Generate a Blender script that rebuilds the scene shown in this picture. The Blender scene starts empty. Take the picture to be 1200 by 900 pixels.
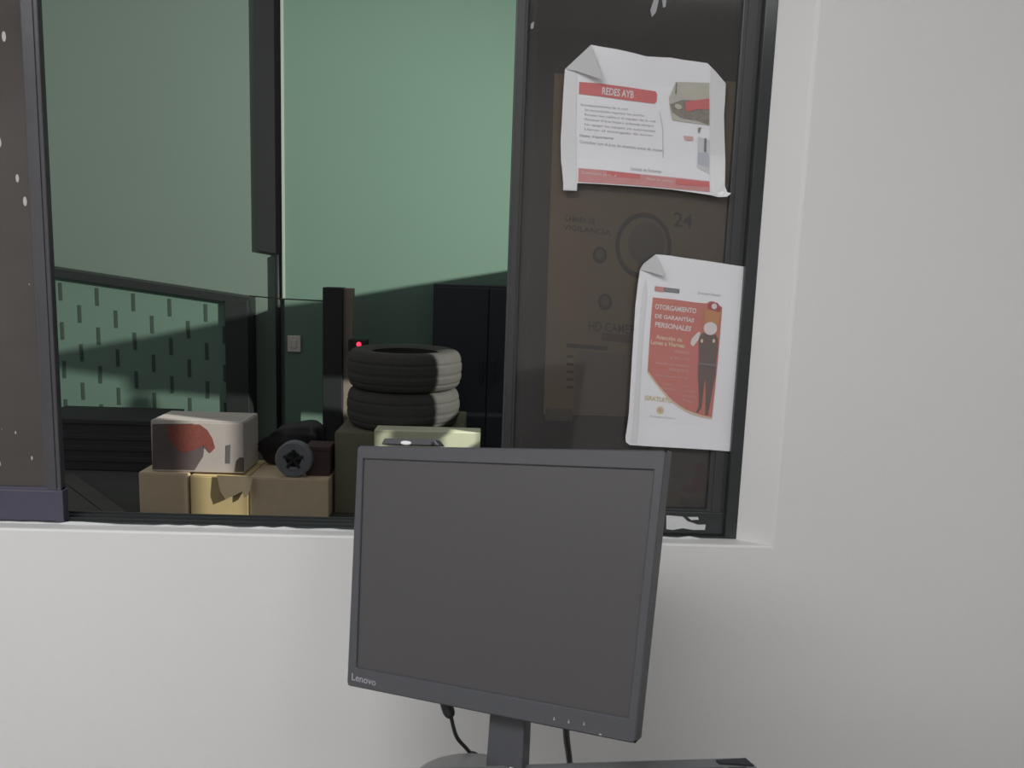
import bpy, bmesh, random
from math import radians, sin, cos, pi, atan2
from mathutils import Vector, Matrix
random.seed(4)
S = bpy.context.scene
COL = S.collection
S.view_settings.view_transform = 'Standard'
S.view_settings.look = 'None'
S.view_settings.gamma = 1
S.view_settings.use_curve_mapping = False
S.view_settings.exposure = 0

# ------------------------------------------------------------------ camera
F_PX = 930.0
CAM = Vector((0, -1.35, 1.35))
_y, _p, _r = radians(2.0), radians(8.39), radians(2.02)
FW = Vector((sin(_y) * cos(_p), cos(_y) * cos(_p), -sin(_p)))
R0 = FW.cross(Vector((0, 0, 1))).normalized()
U0 = R0.cross(FW)
RT = R0 * cos(_r) + U0 * sin(_r)
UP = U0 * cos(_r) - R0 * sin(_r)
cd = bpy.data.cameras.new('camera')
cam = bpy.data.objects.new('camera', cd)
COL.objects.link(cam)
cd.sensor_width = 36
cd.lens = 36 * F_PX / 1200
cd.clip_start = 0.02
m = Matrix((RT, UP, -FW)).transposed().to_4x4()
m.translation = CAM
cam.matrix_world = m
S.camera = cam


def ray(u, v):
    return FW * F_PX + RT * (u - 600) + UP * (450 - v)


def at(u, v, y):
    """point of the plane y=const seen at photo position (u, v)"""
    d = ray(u, v)
    return CAM + d * ((y - CAM.y) / d.y)


def at_z(u, v, z):
    d = ray(u, v)
    return CAM + d * ((z - CAM.z) / d.z)


# ------------------------------------------------------------------ materials
def srgb(r, g, b):
    f = lambda c: (c / 255 / 12.92) if c / 255 <= 0.04045 else ((c / 255 + 0.055) / 1.055) ** 2.4
    return (f(r), f(g), f(b), 1)


def lin(r, g, b):
    return (r, g, b, 1)


def mat(name, col, rough=0.6, metal=0.0, var=0.0, vscale=20.0, bump=0.0, bscale=60.0, emit=None, estr=0, spec=0.5):
    m = bpy.data.materials.new(name)
    m.use_nodes = True
    n, l = m.node_tree.nodes, m.node_tree.links
    b = n['Principled BSDF']
    b.inputs['Base Color'].default_value = col
    b.inputs['Roughness'].default_value = rough
    b.inputs['Metallic'].default_value = metal
    b.inputs['Specular IOR Level'].default_value = spec
    tc = n.new('ShaderNodeTexCoord')
    if var:
        t = n.new('ShaderNodeTexNoise')
        t.inputs['Scale'].default_value = vscale
        t.inputs['Detail'].default_value = 5
        l.new(tc.outputs['Object'], t.inputs['Vector'])
        mx = n.new('ShaderNodeMix')
        mx.data_type = 'RGBA'
        mx.inputs[6].default_value = tuple(c * (1 - var) for c in col[:3]) + (1,)
        mx.inputs[7].default_value = tuple(min(1, c * (1 + var)) for c in col[:3]) + (1,)
        l.new(t.outputs['Fac'], mx.inputs[0])
        l.new(mx.outputs[2], b.inputs['Base Color'])
    if bump:
        t2 = n.new('ShaderNodeTexNoise')
        t2.inputs['Scale'].default_value = bscale
        t2.inputs['Detail'].default_value = 6
        l.new(tc.outputs['Object'], t2.inputs['Vector'])
        bp = n.new('ShaderNodeBump')
        bp.inputs['Strength'].default_value = bump
        bp.inputs['Distance'].default_value = 0.01
        l.new(t2.outputs['Fac'], bp.inputs['Height'])
        l.new(bp.outputs['Normal'], b.inputs['Normal'])
    if emit:
        b.inputs['Emission Color'].default_value = emit
        b.inputs['Emission Strength'].default_value = estr
    return m


def glass_mat(name, tint, film, film_fac, speck=0.0):
    """tinted pane: light passes darkened, a thin dusty film scatters a little, the surface mirrors"""
    m = bpy.data.materials.new(name)
    m.use_nodes = True
    n, l = m.node_tree.nodes, m.node_tree.links
    n.remove(n['Principled BSDF'])
    out = n['Material Output']
    tr = n.new('ShaderNodeBsdfTransparent')
    tr.inputs['Color'].default_value = tint
    df = n.new('ShaderNodeBsdfDiffuse')
    tc = n.new('ShaderNodeTexCoord')
    no = n.new('ShaderNodeTexNoise')
    no.inputs['Scale'].default_value = 4.0
    no.inputs['Detail'].default_value = 4
    l.new(tc.outputs['Object'], no.inputs['Vector'])
    vo = n.new('ShaderNodeTexVoronoi')
    vo.inputs['Scale'].default_value = 38
    mp = n.new('ShaderNodeMapping')
    mp.inputs['Scale'].default_value = (1.5, 1, 0.6)
    l.new(tc.outputs['Object'], mp.inputs['Vector'])
    l.new(mp.outputs['Vector'], vo.inputs['Vector'])
    lt = n.new('ShaderNodeMath')
    lt.operation = 'LESS_THAN'
    lt.inputs[1].default_value = speck
    l.new(vo.outputs['Distance'], lt.inputs[0])
    no2 = n.new('ShaderNodeTexNoise')
    no2.inputs['Scale'].default_value = 7
    l.new(tc.outputs['Object'], no2.inputs['Vector'])
    gt = n.new('ShaderNodeMath')
    gt.operation = 'GREATER_THAN'
    gt.inputs[1].default_value = 0.46
    l.new(no2.outputs['Fac'], gt.inputs[0])
    mu = n.new('ShaderNodeMath')
    mu.operation = 'MULTIPLY'
    l.new(lt.outputs[0], mu.inputs[0])
    l.new(gt.outputs[0], mu.inputs[1])
    mc = n.new('ShaderNodeMix')
    mc.data_type = 'RGBA'
    mc.inputs[6].default_value = film
    mc.inputs[7].default_value = (0.5, 0.5, 0.48, 1)
    l.new(mu.outputs[0], mc.inputs[0])
    l.new(mc.outputs[2], df.inputs['Color'])
    rg = n.new('ShaderNodeMapRange')
    rg.inputs[1].default_value = 0.3
    rg.inputs[2].default_value = 0.7
    rg.inputs[3].default_value = film_fac * 0.8
    rg.inputs[4].default_value = film_fac * 1.2
    l.new(no.outputs['Fac'], rg.inputs[0])
    mx0 = n.new('ShaderNodeMath')
    mx0.operation = 'MAXIMUM'
    l.new(rg.outputs[0], mx0.inputs[0])
    l.new(mu.outputs[0], mx0.inputs[1])
    ms = n.new('ShaderNodeMixShader')
    l.new(mx0.outputs[0], ms.inputs[0])
    l.new(tr.outputs[0], ms.inputs[1])
    l.new(df.outputs[0], ms.inputs[2])
    gl = n.new('ShaderNodeBsdfGlossy')
    gl.inputs['Roughness'].default_value = 0.06
    fr = n.new('ShaderNodeFresnel')
    fr.inputs['IOR'].default_value = 1.45
    ms2 = n.new('ShaderNodeMixShader')
    l.new(fr.outputs[0], ms2.inputs[0])
    l.new(ms.outputs[0], ms2.inputs[1])
    l.new(gl.outputs[0], ms2.inputs[2])
    l.new(ms2.outputs[0], out.inputs['Surface'])
    return m


WALL = mat('white_wall_paint', lin(0.72, 0.72, 0.72), 0.55, var=0.025, vscale=3, bump=0.08, bscale=35)
ROOM = mat('room_paint', lin(0.70, 0.70, 0.69), 0.7, var=0.03, vscale=2)
CEIL = mat('ceiling_paint', lin(0.7, 0.7, 0.69), 0.8, var=0.02)
FLOOR = mat('room_floor_tile', lin(0.32, 0.31, 0.30), 0.4, var=0.08, vscale=5)
ALU = mat('dark_window_aluminium', lin(0.060, 0.058, 0.068), 0.38, metal=0.0, var=0.15, vscale=12, bump=0.05)
ALUD = mat('charcoal_window_aluminium', lin(0.042, 0.043, 0.046), 0.4, var=0.12, vscale=12)
ALUNAVY = mat('navy_grey_aluminium', lin(0.062, 0.058, 0.090), 0.45, var=0.12, vscale=40)
ALUBLK = mat('black_glossy_aluminium', lin(0.030, 0.034, 0.036), 0.22, var=0.2, vscale=20)
GLASS = glass_mat('tinted_window_glass', lin(0.80, 0.78, 0.75), lin(0.15, 0.145, 0.145), 0.26, 0.0)
GLASSD = glass_mat('dark_tinted_window_glass', lin(0.12, 0.11, 0.11), lin(0.05, 0.05, 0.05), 0.5, 0.0)
GLASSL = glass_mat('tinted_dusty_window_glass', lin(0.12, 0.11, 0.105), lin(0.105, 0.093, 0.088), 0.75, 0.19)
ROUGHWHITE = mat('rough_white', lin(0.62, 0.63, 0.64), 0.5, var=0.1, vscale=60, bump=0.3)
PAPER = mat('white_paper', lin(0.76, 0.76, 0.80), 0.75, var=0.015, vscale=8)
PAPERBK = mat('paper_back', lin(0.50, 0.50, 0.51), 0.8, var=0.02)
TAPE = mat('clear_tape', lin(0.68, 0.68, 0.70), 0.25)
RED = mat('print_red', lin(0.56, 0.165, 0.165), 0.75, var=0.08, vscale=60)
REDPALE = mat('print_faded_red', lin(0.55, 0.26, 0.26), 0.75, var=0.12, vscale=40)
REDPOST = mat('print_poster_red', lin(0.52, 0.195, 0.17), 0.75, var=0.06, vscale=60)
MAROON = mat('print_maroon', lin(0.36, 0.10, 0.12), 0.75)
PWHITE = mat('print_white', lin(0.66, 0.60, 0.60), 0.75)
PROSE = mat('print_rose', lin(0.60, 0.38, 0.36), 0.75)
PCREAM = mat('print_cream', lin(0.66, 0.50, 0.36), 0.75)
PGREY = mat('print_grey_text', lin(0.38, 0.38, 0.41), 0.75)
PDGREY = mat('print_dark_grey', lin(0.20, 0.20, 0.22), 0.75)
PBROWN = mat('print_uniform_brown', lin(0.16, 0.125, 0.12), 0.75, var=0.1, vscale=80)
PORANGE = mat('print_orange', lin(0.48, 0.24, 0.13), 0.75)
PYELLOW = mat('print_yellow', lin(0.60, 0.55, 0.34), 0.75)
PBEIGE = mat('print_beige', lin(0.46, 0.45, 0.39), 0.75, var=0.1, vscale=60)
PTAUPE = mat('print_taupe', lin(0.24, 0.22, 0.19), 0.75, var=0.4, vscale=150)
PLILAC = mat('print_lilac', lin(0.44, 0.45, 0.52), 0.75)
PPALE = mat('print_pale_grey', lin(0.56, 0.57, 0.60), 0.75)
PLASTICL = mat('grey_base_plastic', lin(0.19, 0.19, 0.19), 0.35, var=0.05, vscale=60)
PLASTIC = mat('charcoal_plastic', lin(0.062, 0.064, 0.074), 0.42, var=0.05, vscale=60, bump=0.02, bscale=400)
PLASTICD = mat('black_plastic', lin(0.018, 0.020, 0.026), 0.42, var=0.08, vscale=60)
SCREEN = mat('switched_off_matte_screen', lin(0.056, 0.053, 0.058), 0.42, var=0.02, spec=0.55)
LOGO = mat('silver_print', lin(0.30, 0.30, 0.33), 0.5)
RUBBER = mat('black_cable_rubber', lin(0.018, 0.018, 0.020), 0.5)
KEYB = mat('keyboard_black_plastic', lin(0.13, 0.137, 0.142), 0.32, var=0.1, vscale=50, bump=0.02, bscale=500)
KEYC = mat('key_black_plastic', lin(0.035, 0.035, 0.038), 0.5)
LEGEND = mat('key_white_print', lin(0.6, 0.6, 0.6), 0.6)
WOOD = mat('desk_laminate', lin(0.30, 0.27, 0.24), 0.5, var=0.1, vscale=6)
CARD = mat('kraft_cardboard', lin(0.68, 0.565, 0.38), 0.85, var=0.08, vscale=25, bump=0.06, bscale=80)
CARDY = mat('yellow_kraft_cardboard', lin(0.62, 0.49, 0.25), 0.85, var=0.05, vscale=25)
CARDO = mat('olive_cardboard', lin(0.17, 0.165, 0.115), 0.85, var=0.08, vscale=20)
CARDD = mat('carton_print_dark', lin(0.10, 0.08, 0.065), 0.85)
CARDR = mat('carton_print_red', lin(0.28, 0.085, 0.065), 0.85, var=0.3, vscale=60)
CARDW = mat('carton_pale_label', lin(0.42, 0.38, 0.33), 0.85)
CARDSHADE = mat('carton_shade_grey_maroon', lin(0.15, 0.12, 0.12), 0.85, var=0.3, vscale=9)
BOXSHADOW = mat('brown_box_shadow', lin(0.20, 0.165, 0.11), 0.85, var=0.08, vscale=25)
CARDS = mat('kraft_sheet', lin(0.62, 0.46, 0.29), 0.85, var=0.08, vscale=25)
CARDG = mat('pale_grey_cardboard', lin(0.30, 0.27, 0.23), 0.85, var=0.1, vscale=20)
CREAM = mat('cream_cardboard', lin(0.62, 0.66, 0.48), 0.8, var=0.04, vscale=15)
GREYTAPE = mat('grey_sticker', lin(0.16, 0.16, 0.17), 0.7)
WBOX = mat('white_carton', lin(0.54, 0.50, 0.47), 0.8, var=0.08, vscale=12)
GREEN = mat('green_wall_paint', lin(0.125, 0.215, 0.168), 0.8, var=0.035, vscale=1.6, bump=0.03, bscale=20)
GREENL = mat('greyed_green_wall_paint', lin(0.145, 0.205, 0.172), 0.8, var=0.04, vscale=1.4, bump=0.03, bscale=20)
GREENJ = mat('dark_green_joint', lin(0.045, 0.075, 0.06), 0.9)
TRIMW = mat('pale_corner_trim', lin(0.34, 0.40, 0.35), 0.7)
STEEL = mat('dark_steel_paint', lin(0.016, 0.018, 0.021), 0.6, var=0.15, vscale=6)
STEELG = mat('dark_green_steel', lin(0.016, 0.021, 0.020), 0.6, var=0.15, vscale=6)
NAVY = mat('navy_steel_paint', lin(0.020, 0.025, 0.034), 0.55, var=0.12, vscale=4)
POSTW = mat('weathered_timber', lin(0.22, 0.19, 0.165), 0.85, var=0.2, vscale=14)
DARKBOX = mat('dark_crate_plastic', lin(0.033, 0.032, 0.036), 0.6, var=0.1, vscale=8)
BAG = mat('black_bag_plastic', lin(0.018, 0.016, 0.021), 0.35, var=0.1, vscale=10, bump=0.3, bscale=14)
DARKRED = mat('dark_red_carton', lin(0.075, 0.045, 0.048), 0.8)
TYRE = mat('grey_tyre_rubber', lin(0.055, 0.055, 0.050), 0.85, var=0.15, vscale=30)
GREYP = mat('grey_roll_tape', lin(0.20, 0.21, 0.235), 0.5, var=0.25, vscale=30)
GROUND = mat('yard_concrete', lin(0.06, 0.065, 0.062), 0.9, var=0.2, vscale=4, bump=0.1)
PLANK = mat('grey_plank', lin(0.08, 0.08, 0.076), 0.85, var=0.2, vscale=10)
BLOCKER = mat('blocker_timber', lin(0.20, 0.18, 0.16), 0.9, var=0.2, vscale=6)
PLATE = mat('outlet_plate_plastic', lin(0.6, 0.6, 0.55), 0.5)
LED = mat('red_led', lin(0.6, 0.02, 0.04), 0.4, emit=(1, 0.03, 0.08, 1), estr=2.2)
LAMP = mat('lamp_diffuser', lin(0.9, 0.9, 0.9), 0.5, emit=(1, 0.99, 0.97, 1), estr=1.5)


# ------------------------------------------------------------------ builders
def link_mesh(name, me, material, parent=None):
    o = bpy.data.objects.new(name, me)
    COL.objects.link(o)
    if material:
        me.materials.append(material)
    if parent:
        o.parent = parent
        bpy.context.view_layer.update()
        o.matrix_parent_inverse = parent.matrix_world.inverted()
    return o


def build(name, bm, material, parent=None, smooth=False, origin=None):
    bmesh.ops.recalc_face_normals(bm, faces=bm.faces)
    if origin is not None:
        bmesh.ops.translate(bm, verts=bm.verts, vec=-Vector(origin))
    me = bpy.data.meshes.new(name)
    bm.to_mesh(me)
    bm.free()
    if smooth:
        for p in me.polygons:
            p.use_smooth = True
    o = link_mesh(name, me, material, None)
    if origin is not None:
        o.location = origin
    if parent:
        bpy.context.view_layer.update()
        o.parent = parent
        o.matrix_parent_inverse = parent.matrix_world.inverted()
    return o


def empty(name, loc=(0, 0, 0)):
    o = bpy.data.objects.new(name, None)
    o.empty_display_size = 0.05
    COL.objects.link(o)
    o.location = loc
    bpy.context.view_layer.update()
    return o


def tag(o, label=None, cat=None, group=None, kind=None):
    if label:
        o['label'] = label
    if cat:
        o['category'] = cat
    if group:
        o['group'] = group
    if kind:
        o['kind'] = kind
    return o


def hexa(bm, p):
    """p: 8 points, bottom ring 0-3 then top ring 4-7"""
    v = [bm.verts.new(q) for q in p]
    for f in ((3, 2, 1, 0), (4, 5, 6, 7), (0, 1, 5, 4), (1, 2, 6, 5), (2, 3, 7, 6), (3, 0, 4, 7)):
        bm.faces.new([v[i] for i in f])
    return v


def box(bm, x0, x1, y0, y1, z0, z1, bev=0.0):
    b2 = bmesh.new()
    hexa(b2, [(x0, y0, z0), (x1, y0, z0), (x1, y1, z0), (x0, y1, z0), (x0, y0, z1), (x1, y0, z1), (x1, y1, z1), (x0, y1, z1)])
    if bev:
        bmesh.ops.bevel(b2, geom=list(b2.edges), offset=bev, segments=2, affect='EDGES', profile=0.5)
    merge(bm, b2)


def merge(bm, b2):
    me = bpy.data.meshes.new('tmp')
    b2.to_mesh(me)
    b2.free()
    bm.from_mesh(me)
    bpy.data.meshes.remove(me)


def hexa_bev(bm, p, bev, seg=2):
    b2 = bmesh.new()
    hexa(b2, p)
    bmesh.ops.recalc_face_normals(b2, faces=b2.faces)
    if bev:
        bmesh.ops.bevel(b2, geom=list(b2.edges), offset=bev, segments=seg, affect='EDGES', profile=0.5)
    merge(bm, b2)


def boxo(name, x0, x1, y0, y1, z0, z1, material, parent=None, bev=0.0):
    bm = bmesh.new()
    box(bm, x0, x1, y0, y1, z0, z1, bev)
    return build(name, bm, material, parent)


def prism(bm, poly, d):
    """poly: list of Vector in one plane; d: extrusion vector"""
    d = Vector(d)
    a = [bm.verts.new(p) for p in poly]
    b = [bm.verts.new(Vector(p) + d) for p in poly]
    bm.faces.new(a)
    bm.faces.new(b[::-1])
    n = len(poly)
    for i in range(n):
        bm.faces.new((a[i], b[i], b[(i + 1) % n], a[(i + 1) % n]))


def lathe(bm, prof, c, seg=48, axis='z'):
    rings = []
    for r, h in prof:
        ring = []
        for k in range(seg):
            a = 2 * pi * k / seg
            if axis == 'z':
                ring.append(bm.verts.new((c[0] + r * cos(a), c[1] + r * sin(a), c[2] + h)))
            else:
                ring.append(bm.verts.new((c[0] + r * cos(a), c[1] + h, c[2] + r * sin(a))))
        rings.append(ring)
    for a, b in zip(rings, rings[1:]):
        for k in range(seg):
            bm.faces.new((a[k], a[(k + 1) % seg], b[(k + 1) % seg], b[k]))
    return rings


def tube(bm, pts, rad, seg=10):
    pts = [Vector(p) for p in pts]
    rad = rad if isinstance(rad, (list, tuple)) else [rad] * len(pts)
    rings = []
    prev = None
    for i, p in enumerate(pts):
        t = (pts[min(i + 1, len(pts) - 1)] - pts[max(i - 1, 0)]).normalized()
        ref = prev if prev is not None else (Vector((0, 0, 1)) if abs(t.z) < 0.9 else Vector((1, 0, 0)))
        a = (ref - t * ref.dot(t)).normalized()
        prev = a
        b = t.cross(a)
        rings.append([bm.verts.new(p + (a * cos(2 * pi * k / seg) + b * sin(2 * pi * k / seg)) * rad[i]) for k in range(seg)])
    for r0, r1 in zip(rings, rings[1:]):
        for k in range(seg):
            bm.faces.new((r0[k], r0[(k + 1) % seg], r1[(k + 1) % seg], r1[k]))
    bm.faces.new(rings[0][::-1])
    bm.faces.new(rings[-1])


def smoothpath(pts, n=8):
    pts = [Vector(p) for p in pts]
    out = []
    for i in range(len(pts) - 1):
        p0, p1, p2, p3 = pts[max(i - 1, 0)], pts[i], pts[i + 1], pts[min(i + 2, len(pts) - 1)]
        for k in range(n):
            t = k / n
            out.append(0.5 * ((2 * p1) + (p2 - p0) * t + (2 * p0 - 5 * p1 + 4 * p2 - p3) * t * t + (3 * p1 - p0 - 3 * p2 + p3) * t ** 3))
    out.append(pts[-1])
    return out


# flat sheets and prints: outlines measured in photo units on a plane, then curved by a depth function
def sheet(name, outline, surf, material, parent=None, step=8, thick=0.0, smooth=True):
    b = bmesh.new()
    vs = [b.verts.new((p[0], -p[1], 0)) for p in outline]
    b.faces.new(vs)
    if step:
        xs = [p[0] for p in outline]
        ys = [p[1] for p in outline]
        x = min(xs) + step
        while x < max(xs):
            bmesh.ops.bisect_plane(b, geom=b.verts[:] + b.edges[:] + b.faces[:], plane_co=(x, 0, 0), plane_no=(1, 0, 0))
            x += step
        y = min(ys) + step
        while y < max(ys):
            bmesh.ops.bisect_plane(b, geom=b.verts[:] + b.edges[:] + b.faces[:], plane_co=(0, -y, 0), plane_no=(0, 1, 0))
            y += step
    bmesh.ops.triangulate(b, faces=b.faces[:])
    for v in b.verts:
        v.co = surf(v.co.x, -v.co.y)
    if thick:
        r = bmesh.ops.extrude_face_region(b, geom=b.faces[:])
        for e in r['geom']:
            if isinstance(e, bmesh.types.BMVert):
                e.co += Vector((0, thick, 0))
    return build(name, b, material, parent, smooth=False)


def text_mesh(s, bold=0.0):
    c = bpy.data.curves.new('txt', 'FONT')
    c.body = s
    c.offset = bold
    c.resolution_u = 3
    o = bpy.data.objects.new('txt', c)
    COL.objects.link(o)
    bpy.context.view_layer.update()
    dg = bpy.context.evaluated_depsgraph_get()
    me = bpy.data.meshes.new_from_object(o.evaluated_get(dg))
    bpy.data.objects.remove(o)
    bpy.data.curves.remove(c)
    return me


def text(name, s, q, surf, material, parent=None, bold=0.0):
    """q: four photo points of the line's box: top-left, top-right, bottom-right, bottom-left"""
    me = text_mesh(s, bold)
    xs = [v.co.x for v in me.vertices]
    ys = [v.co.y for v in me.vertices]
    x0, x1, y0, y1 = min(xs), max(xs), min(ys), max(ys)
    for v in me.vertices:
        u = (v.co.x - x0) / (x1 - x0)
        w = (v.co.y - y0) / max(1e-6, (y1 - y0))
        t = Vector(q[0]).lerp(Vector(q[1]), u)
        b_ = Vector(q[3]).lerp(Vector(q[2]), u)
        p = b_.lerp(t, w)
        v.co = surf(p.x, p.y)
    me.name = name
    o = link_mesh(name, me, material, None)
    if parent:
        bpy.context.view_layer.update()
        o.parent = parent
        o.matrix_parent_inverse = parent.matrix_world.inverted()
    return o


def ell(cx, cy, rx, ry, n=20, rot=0):
    return [(cx + rx * cos(2 * pi * k / n) * cos(rot) - ry * sin(2 * pi * k / n) * sin(rot),
             cy + rx * cos(2 * pi * k / n) * sin(rot) + ry * sin(2 * pi * k / n) * cos(rot)) for k in range(n)]


# ------------------------------------------------------------------ the room shell
# opening: inner edge (at the window frame) and outer edge (room face of the wall)
YI, YF = -0.042, -0.090
IR = at(866, 633, YI)
XI1, ZI0 = at(887.5, 320, YI).x, at(430, 622, YI).z
XO1, ZO0 = at(931, 330, YF).x, at(430, 628.5, YF).z
XI0, XO0, ZI1, ZO1 = -1.42, -1.46, 2.04, 2.06
X0, X1, YR, ZC = -2.5, 2.3, -3.5, 2.7
bm = bmesh.new()


def loop(x0, x1, z0, z1, y):
    return [bm.verts.new((x0, y, z0)), bm.verts.new((x1, y, z0)), bm.verts.new((x1, y, z1)), bm.verts.new((x0, y, z1))]


YB = 0.012
lo = loop(X0, X1, 0, ZC, YF)
l1 = loop(XO0, XO1, ZO0, ZO1, YF)
l2 = loop(XI0, XI1, ZI0, ZI1, YI)
l3 = loop(XI0, XI1, ZI0, ZI1, YB)
l4 = loop(X0, X1, 0, ZC, YB)
for a, b in ((lo, l1), (l1, l2), (l2, l3), (l3, l4), (l4, lo)):
    for k in range(4):
        bm.faces.new((a[k], a[(k + 1) % 4], b[(k + 1) % 4], b[k]))
# softly rounded plaster arris
bmesh.ops.bevel(bm, geom=[e for e in bm.edges if all(v in l1 for v in e.verts)], offset=0.004, segments=2, affect='EDGES', profile=0.5)
tag(build('wall_front', bm, WALL), kind='structure')
tag(boxo('wall_left', X0 - 0.1, X0, YR, YB, 0, ZC, ROOM), kind='structure')
tag(boxo('wall_right', X1, X1 + 0.1, YR, YB, 0, ZC, ROOM), kind='structure')
tag(boxo('wall_rear', X0 - 0.1, X1 + 0.1, YR - 0.1, YR, 0, ZC, ROOM), kind='structure')
tag(boxo('floor', X0 - 0.1, X1 + 0.1, YR - 0.1, YB, -0.1, 0, FLOOR), kind='structure')
tag(boxo('ceiling', X0 - 0.1, X1 + 0.1, YR - 0.1, YB, ZC, ZC + 0.1, CEIL), kind='structure')

# ------------------------------------------------------------------ window: perimeter frame and sashes
W1 = tag(empty('window_1', (-0.5, 0.03, ZI0)), kind='structure')
XFR = at(866, 600, -0.03).x - 0.0
bm = bmesh.new()
TR0 = ZI0
ztrack = TR0 + 0.003
box(bm, XI0, XI1, -0.040, 0.010, TR0, ztrack, 0.0005)
for yy in (-0.028, -0.009, 0.008):      # rails of the sliding channel
    box(bm, XI0, XI1, yy - 0.001, yy + 0.001, ztrack, ztrack + 0.003)
build('bottom_track', bm, ALUBLK, W1)
boxo('frame_jamb', XI1 - 0.020, XI1 + 0.001, -0.041, 0.010, TR0, ZI1, ALUBLK, W1, 0.0015)
boxo('frame_jamb', XI0 - 0.001, XI0 + 0.020, -0.041, 0.010, TR0, ZI1, ALUBLK, W1, 0.0015)
boxo('frame_head', XI0, XI1, -0.040, 0.010, ZI1 - 0.03, ZI1, ALUBLK, W1, 0.0015)
# a ragged line of wall plaster that laps on to the track
bm = bmesh.new()
random.seed(11)
pts_t, n = [], 90
for k in range(n + 1):
    x = XI0 + 0.02 + (0.36 - XI0) * k / n
    pts_t.append((x, 0.0010 + 0.0045 * random.random() ** 2))
for (xa, ha), (xb, hb) in zip(pts_t, pts_t[1:]):
    hexa(bm, [(xa, -0.048, TR0 - 0.004), (xb, -0.048, TR0 - 0.004), (xb, -0.040, TR0 - 0.004), (xa, -0.040, TR0 - 0.004),
              (xa, -0.046, TR0 + ha), (xb, -0.046, TR0 + hb), (xb, -0.040, TR0 + hb * 0.6), (xa, -0.040, TR0 + ha * 0.6)])
build('plaster_line', bm, ROUGHWHITE, W1)


def sash(name, x0, x1, y0, y1, zb, rail, stl, strr, gm, fm, railm, zt=None):
    z1 = ZI1 - 0.02
    r = tag(empty(name, ((x0 + x1) / 2, (y0 + y1) / 2, zb)), kind='structure')
    ym = (y0 + y1) / 2
    for nm, xa, xb in (('sash_stile', x0, x0 + stl), ('sash_stile', x1 - strr, x1)):
        bm = bmesh.new()
        box(bm, xa, xb, y0, y1, zb, z1, 0.002)
        # shallow lip along the glass
        box(bm, xa + 0.25 * (xb - xa), xa + 0.75 * (xb - xa), y0 - 0.002, y0 + 0.001, zb + rail, z1, 0.0005)
        build(nm, bm, fm, r)
    bm = bmesh.new()
    box(bm, x0, x1, y0 - 0.003, y1, zb, zb + rail, 0.002)
    box(bm, x0, x1, y0 - 0.001, y1, zb + rail - 0.001, zb + rail + 0.004, 0.001)
    build('bottom_rail', bm, railm, r)
    boxo('top_rail', x0, x1, y0, y1, z1 - 0.035, z1, fm, r, 0.002)
    boxo('glass_pane', x0 + stl * 0.7, x1 - strr * 0.7, ym - 0.0015, ym + 0.0015, zb + rail * 0.7, z1 - 0.02, gm, r)
    return r


xr0 = at(592, 400, -0.027).x
xr1 = XI1 - 0.019
zb = ztrack
rr = at(820, 600, -0.03).z - zb
s2 = sash('window_2', xr0, xr1, -0.027, -0.012, zb, rr, at(606, 400, -0.027).x - xr0, 0.032, GLASS, ALUD, ALUBLK)
s3 = sash('window_3', xr0 + 0.006, xr1, -0.006, 0.007, zb, rr, 0.03, 0.03, GLASSD, ALUD, ALUBLK)
# left pair: the front sash sits in the front channel
yl = -0.0385
xl1 = at(71, 560, yl).x
zl0 = ztrack
rl = at(30, 573.5, yl).z - zl0
s4 = sash('window_4', XI0 + 0.02, xl1, yl, yl + 0.015, zl0, rl, 0.035, 0.027, GLASSL, ALU, ALUNAVY)
boxo('corner_block', xl1 - 0.01, xl1 + 0.004, yl - 0.004, yl + 0.014, zl0 - 0.001, zl0 + rl, ALUNAVY, s4, 0.001)
# irregular white patches on the right bottom rail
sm = lambda u, v: at(u, v, -0.0312)
o = sheet('white_patch', [(781, 604), (800, 605.5), (806, 611), (818, 615), (827, 615), (826, 621), (812, 621), (800, 619), (788, 621), (781, 620)], sm, ROUGHWHITE, s2, 6, 0.0015)
o['label'] = 'irregular white patch'
o = sheet('white_patch', [(806, 606), (818, 606), (819, 609), (810, 609.5)], sm, ROUGHWHITE, s2, 6, 0.0015)
o['label'] = 'irregular white patch'
for q in ([(770 - 4, 0), (772, 0), (769, 14), (764, 20), (762, 12)], [(776, 0), (781, 0), (780, 8), (777, 9)], [(622, 28), (626, 25), (625, 33), (622, 34)]):
    o = sheet('dirt_spot', q, lambda u, v: at(u, v, -0.0215), PGREY, s2, 0, 0)
    o['label'] = 'pale dried splash on the glass'

# cardboard sheets taped to the outside of the right pane
YC = -0.0165


def cs(dy):
    return lambda u, v: at(u, v, YC + dy)


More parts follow.
